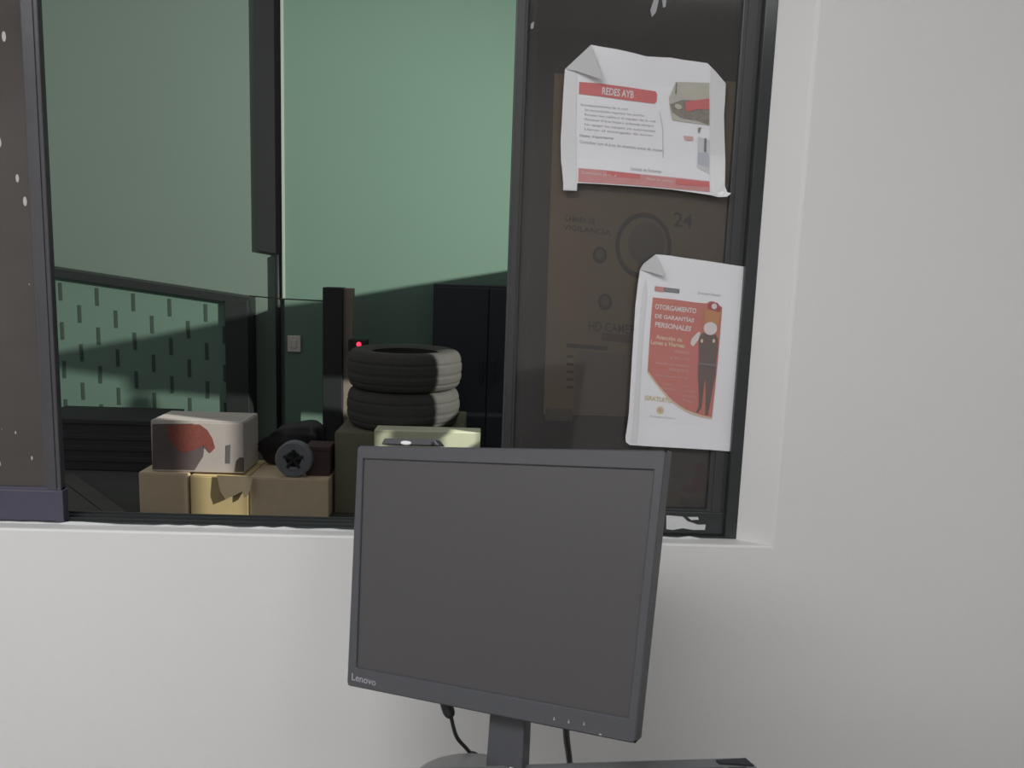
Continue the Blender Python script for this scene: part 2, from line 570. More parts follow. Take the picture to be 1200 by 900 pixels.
c1 = tag(sheet('cardboard_sheet', [(650, 86), (868, 96), (858, 330), (850, 492), (738, 488), (637, 485)], cs(0), CARDS, None, 60, 0.003),
         'large brown cardboard sheet with round logos, behind the two papers in the dark pane', 'cardboard')
for (nm, s, q) in (
        ('printed_line', 'CAMARA DE', [(662, 252), (697, 256), (697, 263), (662, 259)]),
        ('printed_line', 'VIGILANCIA', [(660, 263), (716, 270), (716, 276), (660, 269)]),
        ('printed_line', 'HD CAMERA', [(690, 376), (752, 382), (752, 393), (690, 387)])):
    text(nm, s, q, cs(-0.0008), CARDD, c1, 0.01)
text('printed_number', '24', [(790, 248), (812, 251), (811, 268), (789, 265)], cs(-0.0008), CARDD, c1, 0.01)
for cx, cy, r0, r1 in ((754, 288, 33, 28),):
    b = bmesh.new()
    n = 40
    ra = [b.verts.new(at(cx + r0 * cos(2 * pi * k / n), cy + r0 * 1.18 * sin(2 * pi * k / n), YC - 0.0008)) for k in range(n)]
    rb = [b.verts.new(at(cx + r1 * cos(2 * pi * k / n), cy + r1 * 1.18 * sin(2 * pi * k / n), YC - 0.0008)) for k in range(n)]
    for k in range(n):
        b.faces.new((ra[k], ra[(k + 1) % n], rb[(k + 1) % n], rb[k]))
    build('printed_ring', b, CARDD, c1)
    sheet('printed_disc', ell(cx + 4, cy - 2, 22, 26, 30), cs(-0.0007), CARDG, c1, 0)
for cx, cy in ((703, 299), (709, 354)):
    sheet('round_logo', ell(cx, cy, 8.5, 10, 18), cs(-0.0008), CARDD, c1, 0)
    sheet('logo_centre', ell(cx, cy - 1, 5, 6, 14), cs(-0.0012), CARDG, c1, 0)
sheet('pale_label', [(676, 411), (733, 416), (730, 487), (672, 484)], cs(-0.0006), CARDW, c1, 0)
for k in range(5):
    v = 416 + k * 9
    sheet('printed_row', [(664, v), (672, v + 0.6), (672, v + 3.6), (664, v + 3)], cs(-0.0008), CARDD, c1, 0)
sheet('printed_bar', [(664, 402), (712, 406), (712, 411), (664, 407)], cs(-0.0008), CARDD, c1, 0)
sheet('red_print', [(706, 390), (740, 393), (738, 402), (704, 399)], cs(-0.0008), CARDR, c1, 0)
for k, (u, v) in enumerate(((700, 88), (820, 93), (655, 486), (840, 491))):
    sheet('tape_strip', [(u - 16, v - 8), (u + 16, v - 7), (u + 16, v + 8), (u - 16, v + 7)], cs(-0.0012), CARDG, c1, 0)
c2 = tag(sheet('cardboard_sheet', [(764, 500), (852, 505), (850, 602), (762, 600)], cs(0), CARDG, None, 40, 0.003),
         'small greyish cardboard sheet with a red print, under the poster beside the monitor corner', 'cardboard')
sheet('red_print', [(812, 545), (824, 540), (829, 552), (831, 572), (822, 577), (806, 578), (797, 572), (810, 566), (813, 556)], cs(-0.0008), CARDR, c2, 0)
sheet('printed_bar', [(797, 583), (826, 585), (826, 594), (797, 592)], cs(-0.0008), CARDD, c2, 0)
sheet('tape_strip', [(780, 594), (810, 595), (810, 604), (780, 603)], cs(-0.0012), CARDW, c2, 0)

# ------------------------------------------------------------------ paper notice (landscape)
YG = -0.0275


def s_notice(dy):
    def f(u, v):
        a = (u - 655) / 200.0
        b = (v - 60) / 165.0
        lift = 0.004 + 0.003 * sin(3.1 * a + 0.6) + 0.003 * sin(5 * b + 1.5 * a) + 0.006 * max(0, b - 0.75) * 3
        lift += 0.008 * max(0, 1 - b * 4) * (0.4 + 0.6 * sin(4 * a) ** 2)
        lift += 0.012 * max(0, (a - 0.93) * 8) * max(0, b - 0.9) * 8
        return at(u, v, YG - lift - dy)
    return f


notice = tag(sheet('paper_notice', [(662, 81), (677, 67), (692.5, 52.5), (706, 55), (722, 57.5), (742, 62), (757, 66), (773, 67), (786, 67.5), (800, 70), (815, 72), (829, 74), (839, 84), (850.5, 98),
              (850, 112), (848.5, 135), (849, 160), (850, 190), (849.5, 218), (852, 225), (857, 226.5), (852, 230.5), (842, 231), (832, 228.5), (815, 226), (790, 222.5), (760, 219.5), (730, 217.5), (700, 215.5), (676.5, 214.5),
              (676, 223.5), (660, 223), (660, 205), (657.5, 190), (657, 165), (658.5, 140), (660, 110)], s_notice(0), PAPER, None, 7, 0.0003),
             'landscape white notice with red banner taped to the dark pane, upper of two papers', 'paper')
fl = sheet('folded_corner', [(662, 81), (677, 67), (692.5, 52.5), (696, 62), (701, 78), (706.5, 93.5), (690, 88), (675, 83)],
           lambda u, v: s_notice(0.0006 + 0.00035 * max(0, (u - 662) * 0.683 + (v - 81) * 0.731))(u, v), PAPERBK, notice, 5, 0.0003)
fl['label'] = 'corner folded forward'
sheet('tape_strip', [(658.5, 140), (660, 110), (662, 83), (676, 86), (675, 150), (675.5, 222), (660.5, 222), (658, 190), (657.5, 165)], s_notice(0.0008), TAPE, notice, 8)
sheet('tape_strip', [(833, 78), (850, 99), (849.3, 112), (848, 135), (848.5, 160), (849, 216), (848, 229), (834, 228), (832, 190), (832, 120)], s_notice(0.0008), TAPE, notice, 8)
P = s_notice(0.0009)
P2 = s_notice(0.0014)
sheet('red_banner', [(678.8, 96), (700, 97.5), (735, 102), (768, 107), (770, 110), (769.5, 119), (767, 121.5), (735, 117.5), (700, 112.5), (678.3, 110)], P, RED, notice, 8)
text('banner_title', 'REDES AYB', [(706, 101.8), (743, 106.5), (742.5, 115.5), (705.5, 110.5)], P2, PWHITE, notice, 0.025)
rows = [(121, 64, 0, 735, 'Acompañamiento de la red'), (127, 60, 1, 755, 'Se recomienda reportar las averías'), (132.5, 60, 1, 768, 'Revisar los cables y el equipo de la red'),
        (138, 60, 1, 766, 'Mantener el área limpia y ordenada siempre'), (144, 60, 1, 768, 'No apagar los equipos sin autorización'), (149.5, 60, 1, 765, 'Llamar al encargado de turno')]
for k, (v, _, ind, ue, s) in enumerate(rows):
    us = 680 + ind * 5
    sl = 0.10
    d = (ue - us) * sl
    text('text_line', s, [(us, v), (ue, v + d), (ue, v + d + 3.6), (us, v + 3.6)], P, PGREY, notice, 0.0)
text('text_line', 'Nota: importante', [(679.5, 157), (719, 160.5), (719, 164.5), (679.5, 161)], P, PGREY, notice, 0.015)
text('text_line', 'Consultar con el área de sistemas antes de mover', [(679.5, 164), (777, 174.5), (777, 178), (679.5, 167.5)], P, PGREY, notice, 0.0)
text('text_line', 'Unidad de Sistemas', [(739, 195.5), (775, 199), (775, 203), (739, 199.5)], P, PGREY, notice, 0.0)
sheet('thin_bracket', [(772, 130), (774, 133), (777, 150), (777.5, 185), (776.5, 185), (776, 151), (773, 134)], P, PPALE, notice, 8)
sheet('red_footer', [(678, 197), (710, 199.5), (750, 204), (800, 209), (831.5, 212.5), (831.5, 225), (800, 222), (750, 217.5), (700, 214.2), (677.5, 213)], P, REDPALE, notice, 8)
sheet('footer_stripe', [(711, 200.5), (750, 204.5), (750, 209.5), (711, 206)], P2, RED, notice, 8)
sheet('footer_stripe', [(792, 209.5), (831, 213.5), (831, 219), (792, 216)], P2, RED, notice, 8)
text('footer_text', 'Comisaria central', [(682, 200.5), (722, 204), (722, 207), (682, 203.5)], P2, PWHITE, notice, 0)
text('footer_text', 'Mesa de partes', [(758, 208), (788, 211), (788, 214.5), (758, 211.5)], P2, PWHITE, notice, 0)
sheet('photo_print', [(792, 96), (831, 97), (831, 147), (788, 141), (785, 128), (784, 115)], P, PBEIGE, notice, 7)
sheet('photo_print_detail', [(785, 122), (800, 117), (815, 117.5), (831, 116), (831, 146.5), (815, 141), (800, 139), (788, 132)], P2, PTAUPE, notice, 7)
sheet('photo_print_detail', [(803, 119), (831, 115.5), (831, 128), (818, 128), (804, 131)], s_notice(0.0019), RED, notice, 7)
sheet('photo_print_detail', ell(795, 125, 4.5, 3, 12, 0.4), s_notice(0.0024), PBEIGE, notice, 0)
sheet('photo_print_detail', [(792, 97), (793.5, 97), (793, 110), (791, 110)], P2, PTAUPE, notice, 0)
sheet('photo_print_detail', [(818, 150), (822, 149), (820, 155), (818, 156)], P2, PTAUPE, notice, 0)
sheet('photo_print', [(818, 160), (831, 164), (831, 204), (817, 196)], P, PPALE, notice, 7)
sheet('photo_print_detail', [(818, 178), (830.5, 180), (830.5, 196), (818, 192)], P2, PLILAC, notice, 7)
sheet('photo_print_detail', [(825.5, 162), (828, 162), (827.5, 179), (825, 177)], s_notice(0.002), PDGREY, notice, 0)
sheet('photo_print_detail', [(801, 159), (812, 160), (812, 165), (802, 164)], P2, PROSE, notice, 0)

# ------------------------------------------------------------------ paper poster (portrait)


def s_post(dy):
    def f(u, v):
        a = (u - 735) / 135.0
        b = (v - 300) / 230.0
        lift = 0.004 + 0.0025 * sin(3.3 * b + 0.4) + 0.002 * sin(4 * a)
        lift += 0.014 * max(0, 0.16 - a + 0.13 * (1 - b)) * max(0, b - 0.2) * 2.2
        lift += 0.02 * max(0, b - 0.85)
        return at(u, v, YG - lift - dy)
    return f


poster = tag(sheet('paper_poster', [(750, 316), (754, 309), (768.5, 298), (785, 299.5), (803, 302.3), (830, 306), (855, 310), (871.5, 312.5), (870.5, 335), (867, 373), (865, 415), (863, 457), (859, 495), (855, 529),
              (830, 527), (803, 525.3), (770, 523.5), (738, 521.5), (733.5, 518), (733, 512), (735, 500), (737, 484), (739, 450), (741, 415), (743, 385), (744.5, 359), (747.5, 333)], s_post(0), PAPER, None, 8, 0.0003),
             'portrait white poster with a red panel and masked figure, lower of two papers', 'paper')
fl = sheet('folded_corner', [(750, 316), (754, 309), (768.5, 298), (773, 308), (778.5, 323.5), (764, 319.5)],
           lambda u, v: s_post(0.0006 + 0.0005 * max(0, (u - 750) * 0.697 + (v - 316) * 0.717))(u, v), PAPERBK, poster, 4, 0.0003)
fl['label'] = 'corner folded forward'
sheet('tape_strip', [(757, 326), (752, 345), (748, 400), (744, 455), (741, 500), (739, 519), (746, 520), (749, 470), (753, 400), (758, 345)], s_post(0.0008), TAPE, poster, 8)
Q, Q2, Q3, Q4 = s_post(0.0009), s_post(0.0014), s_post(0.0019), s_post(0.0024)
sheet('red_panel', [(765, 348.5), (790, 351), (815, 354.5), (828, 355.5), (832, 353), (837, 353.5), (842, 357.5), (846.3, 360), (844, 390), (841, 425), (837.5, 460), (834.2, 489.2), (823, 487), (803, 479.5), (787, 468.5),
            (773, 453), (759, 434), (761, 400), (763, 372)], Q, REDPOST, poster, 8)
# pale rim of the panel's curved foot
b = bmesh.new()
cv = [(759, 434), (766, 444), (773, 453), (780, 461.5), (787, 468.5), (795, 474.5), (803, 479.5), (813, 484), (823, 487), (834, 489)]
for (u0, v0), (u1, v1) in zip(cv, cv[1:]):
    b.faces.new([b.verts.new(Q2(u0, v0)), b.verts.new(Q2(u1, v1)), b.verts.new(Q2(u1 - 0.6, v1 + 1.8)), b.verts.new(Q2(u0 - 0.8, v0 + 1.8))])
build('panel_rim', b, PCREAM, poster)
for s, q in (('OTORGAMIENTO', [(768, 356), (816.5, 361.5), (815.5, 367.5), (767.5, 362)]),
             ('DE GARANTÍAS', [(768, 366.5), (814, 372), (813, 378), (767.5, 372.5)]),
             ('PERSONALES', [(768, 377), (811, 382.5), (809, 388.5), (767.5, 383)])):
    text('poster_title', s, q, Q2, PWHITE, poster, 0.03)
text('poster_subtitle', 'Atención de', [(769, 392), (800, 396), (799, 401), (768.5, 397)], Q2, PCREAM, poster, 0.03)
text('poster_subtitle', 'Lunes a Viernes', [(763, 397.8), (803, 402.8), (802, 408), (762.5, 403)], Q2, PCREAM, poster, 0.03)
for s, q in (('HORARIO', [(790, 410), (808, 412), (808, 415.5), (790, 413.5)]),
             ('de 8:00 a 16:30', [(785, 417), (808, 419.5), (808, 423), (785, 420.5)]),
             ('Atención a la ciudadanía', [(768, 423.5), (808, 427.5), (807.5, 430.5), (768, 426.5)]),
             ('MESA DE PARTES', [(785, 431), (807, 433.5), (807, 437), (785, 434.5)]),
             ('Subprefectura distrital', [(768, 438), (806, 442), (806, 445), (768, 441)]),
             ('Consultas', [(777, 448), (786, 449), (786, 452), (777, 451)]),
             ('Orientación', [(775, 453), (792, 455), (792, 458), (775, 456)]),
             ('Requisitos', [(801, 451), (808, 452), (808, 455), (801, 454)]),
             ('Copia de DNI', [(801, 456.5), (814, 458), (814, 461), (801, 459.5)]),
             ('Solicitud', [(800.5, 462), (815, 463.5), (815, 466.5), (800.5, 465)]),
             ('Pruebas', [(800.5, 467.5), (812, 469), (812, 472), (800.5, 470.5)])):
    text('poster_text', s, q, Q2, PROSE, poster, 0.01)
# printed figure in uniform, cap and mask
sheet('figure_cap', [(829, 362), (829.5, 357), (834, 353.5), (841, 355), (845, 361), (843.5, 366), (836, 364)], Q2, MAROON, poster, 0)
sheet('cap_badge', ell(837, 359, 3.2, 3.4, 14), Q3, PWHITE, poster, 0)
sheet('figure_face', ell(833.5, 376, 9.3, 9.5, 20, 0.1), Q3, PORANGE, poster, 0)
sheet('figure_hair', [(823.5, 378), (824, 368), (829, 366), (828, 374), (832, 368), (836, 372), (839, 368), (842, 374), (841, 367), (845, 369), (843, 380), (845.5, 362), (829, 360), (823, 366)], Q2, PORANGE, poster, 0)
sheet('figure_mask', ell(832.5, 385, 8, 7.6, 18, 0.1), Q4, PWHITE, poster, 0)
sheet('figure_glove', [(809, 403), (810.5, 397), (816, 391), (819.5, 388.5), (821.5, 391), (818, 399), (812.5, 406)], Q3, PWHITE, poster, 0)
sheet('figure_body', [(820, 391), (826, 390), (832, 393.5), (839, 392), (841.5, 397), (841, 410), (839, 425), (838.5, 440), (836, 450), (832.5, 470), (829.5, 486.5), (826.5, 486), (827, 465), (827, 446),
                      (825.5, 446), (823.5, 465), (822, 478), (817.5, 484), (816, 483), (819, 476), (819, 460), (818, 440), (819, 420), (819, 400)], Q3, PBROWN, poster, 0)
sheet('figure_belt', [(819.5, 425), (838.7, 427), (838.5, 429), (819.3, 427)], Q4, PDGREY, poster, 0)
for cx in (822.5, 836.5):
    sheet('figure_badge', ell(cx, 399.5, 1.6, 2.4, 10), Q4, PCREAM, poster, 0)
sheet('header_logo', [(767.5, 335.2), (778, 336.5), (777.5, 342.5), (767, 341)], Q, REDPALE, poster, 0)
sheet('header_bar', [(778, 336.5), (796.3, 338.8), (796, 343.8), (777.5, 341.8)], Q, PDGREY, poster, 0)
text('header_text', 'Ministerio', [(780, 337.8), (794, 339.6), (793.8, 342.6), (779.8, 340.8)], Q2, PGREY, poster, 0)
text('header_text', 'Dirección General', [(818, 341.5), (844, 344.5), (844, 347.5), (818, 344.5)], Q, PGREY, poster, 0)
text('yellow_heading', 'GRATUITO', [(756, 463), (788, 467), (787, 472.5), (755.5, 468.5)], Q, PYELLOW, poster, 0.03)
sheet('round_emblem', ell(773.5, 480.5, 4.2, 4.6, 16), Q, PYELLOW, poster, 0)
sheet('emblem_centre', ell(773.5, 480.5, 2, 2.4, 12), Q2, PROSE, poster, 0)
text('footer_text', 'Ministerio del Interior', [(762, 486), (791, 489), (791, 491.5), (762, 488.5)], Q, PPALE, poster, 0)

# ------------------------------------------------------------------ monitor
MX = Vector((0.89703, -0.434238, 0.0823068))
MN = Vector((-0.44047, -0.86303, 0.24731)).normalized()       # out of the screen
MC = Vector((0.01363, -0.40349, 0.96581))
MX = (MX - MN * MX.dot(MN)).normalized()
MZ = MN.cross(MX)
if MZ.z < 0:
    MZ = -MZ


def mp(u, v, w=0.0):
    """point of the monitor's front plane seen at (u, v), moved w along its normal"""
    d = ray(u, v)
    return CAM + d * ((MC - CAM).dot(MN) / d.dot(MN)) + MN * w


TL, TRr, BR, BL = (420, 522.5), (781.7, 528), (744.8, 871), (407.7, 802.7)


def mq(a, b, w):
    """a: 0 left..1 right, b: 0 bottom..1 top"""
    t = Vector(TL).lerp(Vector(TRr), a)
    q = Vector(BL).lerp(Vector(BR), a)
    p = q.lerp(t, b)
    return mp(p.x, p.y, w)


DESKZ = 0.695
N0 = mp(561.5, 838, -0.028)          # where the stand enters the housing, front left edge
NB = N0 - MZ * ((N0.z - DESKZ - 0.014) / MZ.z)
BC = Vector((NB.x + 0.008, NB.y - 0.006, DESKZ))
mon = tag(empty('computer_monitor', BC), 'charcoal square monitor, switched off, on a round base below the window', 'monitor')
# housing: rim shell with a bulged back
bm = bmesh.new()
T = 0.025
lv = [(0.0, 0.0, 0.0), (0.0, 0.0, -T), (0.06, 0.06, -T - 0.012), (0.2, 0.18, -T - 0.032), (0.3, 0.27, -T - 0.036)]
rings = []
for ix, iz, w in lv:
    ring = []
    n = 10
    for k in range(n):
        ring.append(mq(ix + (1 - 2 * ix) * k / n, iz, w))
    for k in range(n):
        ring.append(mq(1 - ix, iz + (1 - 2 * iz) * k / n, w))
    for k in range(n):
        ring.append(mq(1 - ix - (1 - 2 * ix) * k / n, 1 - iz, w))
    for k in range(n):
        ring.append(mq(ix, 1 - iz - (1 - 2 * iz) * k / n, w))
    rings.append([bm.verts.new(p) for p in ring])
for a, b in zip(rings, rings[1:]):
    for k in range(len(a)):
        bm.faces.new((a[k], a[(k + 1) % len(a)], b[(k + 1) % len(a)], b[k]))
bm.faces.new(rings[-1])
build('rear_housing', bm, PLASTICD, mon)
# bezel frame
SC = [(426.5, 537.5), (767, 550.5), (736.8, 841.5), (418.5, 782)]
OUT = [TL, TRr, BR, BL]
bm = bmesh.new()


def rr_loop(c4, w, r, n=5, inset=0.0):
    """rounded quad loop in the monitor plane"""
    P4 = [mp(c[0], c[1], 0) for c in c4]
    cen = sum(P4, Vector()) / 4
    out = []
    for i in range(4):
        p, a, b = P4[i], P4[i - 1], P4[(i + 1) % 4]
        da, db = (a - p).normalized(), (b - p).normalized()
        p = p + (da + db) * inset
        for k in range(n + 1):
            t = k / n
            out.append((p + da * r * (1 - t) ** 2 + db * r * t ** 2) + MN * w)
    return [bm.verts.new(q) for q in out]


L0 = rr_loop(OUT, -0.0005, 0.006)
L1 = rr_loop(OUT, 0.0015, 0.006, inset=0.0)
L2 = rr_loop(OUT, 0.003, 0.0055, inset=0.0016)
L3 = rr_loop(SC, 0.003, 0.001, inset=-0.0012)
L4 = rr_loop(SC, 0.002, 0.001, inset=0.0)
L5 = rr_loop(SC, -0.001, 0.001, inset=0.0006)
for a, b in ((L0, L1), (L1, L2), (L2, L3), (L3, L4), (L4, L5)):
    for k in range(len(a)):
        bm.faces.new((a[k], a[(k + 1) % len(a)], b[(k + 1) % len(a)], b[k]))
bev = build('bezel', bm, PLASTIC, mon)
bm = bmesh.new()
bm.faces.new(rr_loop(SC, -0.0002, 0.001, inset=-0.0004))
scr = build('screen', bm, SCREEN, mon)
scr['label'] = 'dark matte screen, switched off'
lg = text('brand_logo', 'Lenovo', [(414.2, 788), (442.5, 795.5), (441.8, 803.3), (413.8, 796.2)], lambda u, v: mp(u, v, 0.0034), LOGO, bev, 0.015)
lg['label'] = 'silver lettering on the lower left bezel'
for u, v in ((650.5, 841), (667.5, 844.5), (685.5, 847)):
    sheet('button_icon', [(u - 1.3, v + 2), (u, v - 2.6), (u + 1.3, v + 2.2)], lambda a, b: mp(a, b, 0.0034), LOGO, bev, 0)
for u, v in ((657, 860), (673, 864), (689, 867)):
    b = bmesh.new()
    c = mp(u, 803 + 0.203 * (u - 408) - 1.0, -0.006)
    hexa_bev(b, [c + MX * sx * 0.006 + MN * sn * 0.003 - MZ * (0.002 if sz < 0 else -0.002) for sz in (-1, 1) for sx, sn in ((-1, 1), (1, 1), (1, -1), (-1, -1))], 0.0008)
    build('push_button', b, PLASTICD, bev)
sheet('led_window', [(703, 858.5), (706, 859), (706, 861), (703, 860.5)], lambda a, b: mp(a, b, 0.0034), LOGO, bev, 0)
# neck and base
wn = 0.050
ax = Vector((MX.x, MX.y, 0)).normalized()
ay = Vector((-ax.y, ax.x, 0))
bm = bmesh.new()
NT = N0 + MZ * 0.10
hexa_bev(bm, [NB, NB + MX * wn, NB + MX * wn - MN * 0.024, NB - MN * 0.024,
              NT + MX * 0.002, NT + MX * (wn - 0.002), NT + MX * (wn - 0.002) - MN * 0.022, NT + MX * 0.002 - MN * 0.022], 0.002)
build('stand_neck', bm, PLASTIC, mon)
bm = bmesh.new()
prof = [(0.0, 0.0), (0.96, 0.0), (1.0, 0.004), (0.985, 0.009), (0.93, 0.0125), (0.75, 0.0165), (0.45, 0.0185), (0.0, 0.019)]
rings = []
for r, h in prof[1:-1]:
    rings.append([bm.verts.new(BC + ax * (r * 0.105 * cos(2 * pi * k / 56)) + ay * (r * 0.075 * sin(2 * pi * k / 56)) + Vector((0, 0, h))) for k in range(56)])
for a, b in zip(rings, rings[1:]):
    for k in range(56):
        bm.faces.new((a[k], a[(k + 1) % 56], b[(k + 1) % 56], b[k]))
bm.faces.new(rings[0][::-1])
bm.faces.new(rings[-1])
build('stand_base', bm, PLASTICL, mon, smooth=True)

# flat webcam bar lying on the monitor's top edge
wl, wr = mp(444, 521.5, -0.012), mp(513, 523.5, -0.012)
wx = (wr - wl).normalized()
wcm = tag(empty('webcam', (wl + wr) / 2 + MZ * 0.001), 'flat charcoal webcam bar resting on the top left edge of the monitor', 'webcam')
bm = bmesh.new()
h_, Lw = 0.0085, (wr - wl).length
hexa_bev(bm, [wl + wx * a_ + MN * b_ + MZ * c_ for c_, ins in ((0.0012, 0), (0.0012 + h_, 0.004)) for a_, b_ in ((ins, 0.007), (Lw - ins * 2.2, 0.007), (Lw - ins * 2.2, -0.009), (ins, -0.009))], 0.0015)
build('webcam_body', bm, PLASTIC, wcm)
def lens(u, v, r, mt, nm, off):
    c_ = mp(u, v, -0.0045 + off)
    b_ = bmesh.new()
    ra_ = [[b_.verts.new(c_ + (MX * cos(2 * pi * k / 18) * sx + MZ * sin(2 * pi * k / 18)) * r * q + MN * w_) for k in range(18)] for q, w_ in ((1.0, -0.002), (1.0, 0.001), (0.7, 0.0016))]
    for r0, r1 in zip(ra_, ra_[1:]):
        for k in range(18):
            b_.faces.new((r0[k], r0[(k + 1) % 18], r1[(k + 1) % 18], r1[k]))
    b_.faces.new(ra_[-1])
    return build(nm, b_, mt, wcm)
sx = 1.0
lens(505, 519.5, 0.0023, RUBBER, 'camera_lens', 0)
sx = 3.0
lens(474, 518.8, 0.0028, PAPER, 'white_sticker', 0)

# cables
bm = bmesh.new()
p0 = mp(513, 826, -0.020)
p1 = mp(518, 846, -0.024)
tube(bm, smoothpath([p0, mp(515, 836, -0.022), p1], 4), [0.0078] * 6 + [0.0072, 0.006, 0.0045], 10)
plug_bm = bm
pw = tag(empty('power_cable', p1), 'thin black cable with a moulded plug hanging under the monitor left half', 'cable')
build('cable_plug', plug_bm, RUBBER, pw, smooth=True)
bm = bmesh.new()
c_end = at(549, 880, BC.y + 0.085)
tube(bm, smoothpath([p1, p1.lerp(c_end, 0.45) + Vector((-0.003, 0.0, -0.006)), c_end, c_end + Vector((0.02, 0.03, -0.05)), c_end + Vector((0.04, 0.04, -0.25))], 8), 0.0026, 8)
build('cable_cord', bm, RUBBER, pw, smooth=True)
vc0 = mp(655, 846, -0.022)
vc1 = at(667, 888, BC.y + 0.085)
vc = tag(empty('video_cable', vc0), 'thicker black cable hanging straight down right of the monitor neck', 'cable')
bm = bmesh.new()
tube(bm, smoothpath([vc0 + Vector((-0.004, 0, 0.03)), vc0, vc0.lerp(vc1, 0.5) + Vector((-0.001, 0, 0)), vc1, vc1 + (vc1 - vc0) * 0.8, vc1 + Vector((0.03, 0.03, -0.22))], 8), 0.0042, 10)
build('cable_cord', bm, RUBBER, vc, smooth=True)

# ------------------------------------------------------------------ desk (just under the frame's lower edge)
ye = at_z(600, 905, DESKZ).y
xl = at_z(335, 900, DESKZ).x
desk = tag(empty('desk', (0.25, ye - 0.32, 0)), 'laminate desk carrying the monitor and keyboard', 'desk')
DX1 = xl + 1.15
boxo('desk_top', xl, DX1, ye - 0.62, ye, DESKZ - 0.028, DESKZ, WOOD, desk, 0.003)
for sx in (xl + 0.03, DX1 - 0.07):
    for sy in (ye - 0.59, ye - 0.07):
        boxo('desk_leg', sx, sx + 0.04, sy, sy + 0.04, 0, DESKZ - 0.028, STEEL, desk, 0.002)

# ------------------------------------------------------------------ keyboard: rear edge propped on the monitor base
zk = DESKZ + 0.019 + 0.026
ka = at_z(395, 900, zk)
kb = at_z(868, 885.5, zk)
kx = (kb - ka)
kx.z = 0
KW = kx.length + 0.02
kx.normalize()
kd = Vector((kx.y, -kx.x, 0))       # towards the camera
KD = 0.16
drop = (zk - 0.026 - DESKZ) / KD
kdv = (kd + Vector((0, 0, -drop))).normalized()
kn = kx.cross(kdv)
if kn.z < 0:
    kn = -kn


def kp(a, b, h):
    return kb + kx * (a - KW + 0.016) + kdv * b + kn * h


kbd = tag(empty('keyboard', kp(KW / 2, KD, -0.026)), 'black keyboard in front of the monitor, only its rear edge showing', 'keyboard')
bm = bmesh.new()
out = []
R = 0.022
for cx, cy, a0 in ((R, R, pi), (KW - R, R, 1.5 * pi), (KW - R, KD - R, 0), (R, KD - R, 0.5 * pi)):
    for k in range(7):
        a = a0 + (pi / 2) * k / 6
        out.append((cx + R * cos(a), cy + R * sin(a)))
cx_, cy_ = KW / 2, KD / 2
lay = []
for h, s in ((-0.024, 0.003), (-0.020, 0.0), (-0.006, 0.0), (-0.002, 0.0015), (0.0, 0.005)):
    lay.append([bm.verts.new(kp(x + (s if x < cx_ else -s), y + (s if y < cy_ else -s), h)) for x, y in out])
for a, b in zip(lay, lay[1:]):
    for k in range(len(a)):
        bm.faces.new((a[k], a[(k + 1) % len(a)], b[(k + 1) % len(a)], b[k]))
bm.faces.new(lay[0][::-1])
bm.faces.new(lay[-1])
build('keyboard_body', bm, KEYB, kbd)
# smooth raised cover strip at the right rear, with a notch
bm = bmesh.new()
hexa_bev(bm, [kp(a, b, h) for h in (-0.001, 0.0022) for a, b in ((KW - 0.052, 0.008), (KW - 0.012, 0.006), (KW - 0.006, 0.020), (KW - 0.050, 0.014))], 0.0008)
build('corner_inset', bm, PLASTICD, kbd)
bm = bmesh.new()
hexa_bev(bm, [kp(a, b, h) for h in (-0.001, 0.0012) for a, b in ((0.33, 0.006), (KW - 0.056, 0.006), (KW - 0.056, 0.020), (0.33, 0.020))], 0.0005)
build('status_strip', bm, KEYB, kbd)
for r in range(6):
    y0 = 0.024 + r * 0.0215 + (0.004 if r else 0)
    nk = 21 if r else 17
    pitch = (KW - 0.03) / nk
    for k in range(nk):
        if r == 5 and 3 < k < 9 and k != 6:
            continue
        x0 = 0.015 + k * pitch
        w = pitch - 0.003
        if r == 5 and k == 6:
            x0 -= 2 * pitch
            w = 5 * pitch - 0.003
        bm = bmesh.new()
        i_ = 0.002
        hexa(bm, [kp(x0, y0, -0.001), kp(x0 + w, y0, -0.001), kp(x0 + w, y0 + 0.017, -0.001), kp(x0, y0 + 0.017, -0.001),
                  kp(x0 + i_, y0 + i_, 0.006), kp(x0 + w - i_, y0 + i_, 0.006), kp(x0 + w - i_, y0 + 0.015, 0.006), kp(x0 + i_, y0 + 0.015, 0.006)])
        if len(kbd.children) < 100:
            build('key', bm, KEYC, kbd)
        else:
            bm.free()
# white marks near the rear edge at the left
for a in (0.016, 0.028, 0.046):
    bm = bmesh.new()
    hexa(bm, [kp(a, 0.010, h) if False else kp(a + dx, 0.004 + dy, h) for h in (-0.0005, 0.0008) for dx, dy in ((0, 0), (0.009, 0), (0.009, 0.005), (0, 0.005))])
    build('white_legend', bm, LEGEND, kbd)
bm = bmesh.new()
a = (at_z(600, 897, zk) - kp(0, 0, 0)).dot(kx)
lathe(bm, [(0.0035, -0.001), (0.0035, 0.0012), (0.002, 0.0018)], kp(a, 0.009, 0), 14)
build('white_dot', bm, LEGEND, kbd)

# ------------------------------------------------------------------ outside: yard seen through the open window
tag(boxo('ground', -9, 9, YB, 9, -0.12, 0.0, GROUND), kind='structure')
# green wall behind, and the nearer green wall at right with its corner trim
YWL, YWR = 4.40, 4.35
xc = at(332.5, 200, YWR).x
tag(boxo('wall_yard_far', -8, xc + 0.02, YWL, YWL + 0.2, 0, 4.6, GREENL), kind='structure')
xc = at(332.5, 200, YWR).x
tag(boxo('wall_yard_near', xc, 5, YWR, YWR + 0.55, 0, 4.6, GREEN), kind='structure')
zt = at(331, 350, YWR - 0.01).z
tag(boxo('trim_1', xc - 0.012, xc + 0.004, YWR - 0.012, YWR + 0.03, zt, 4.6, TRIMW), kind='structure')
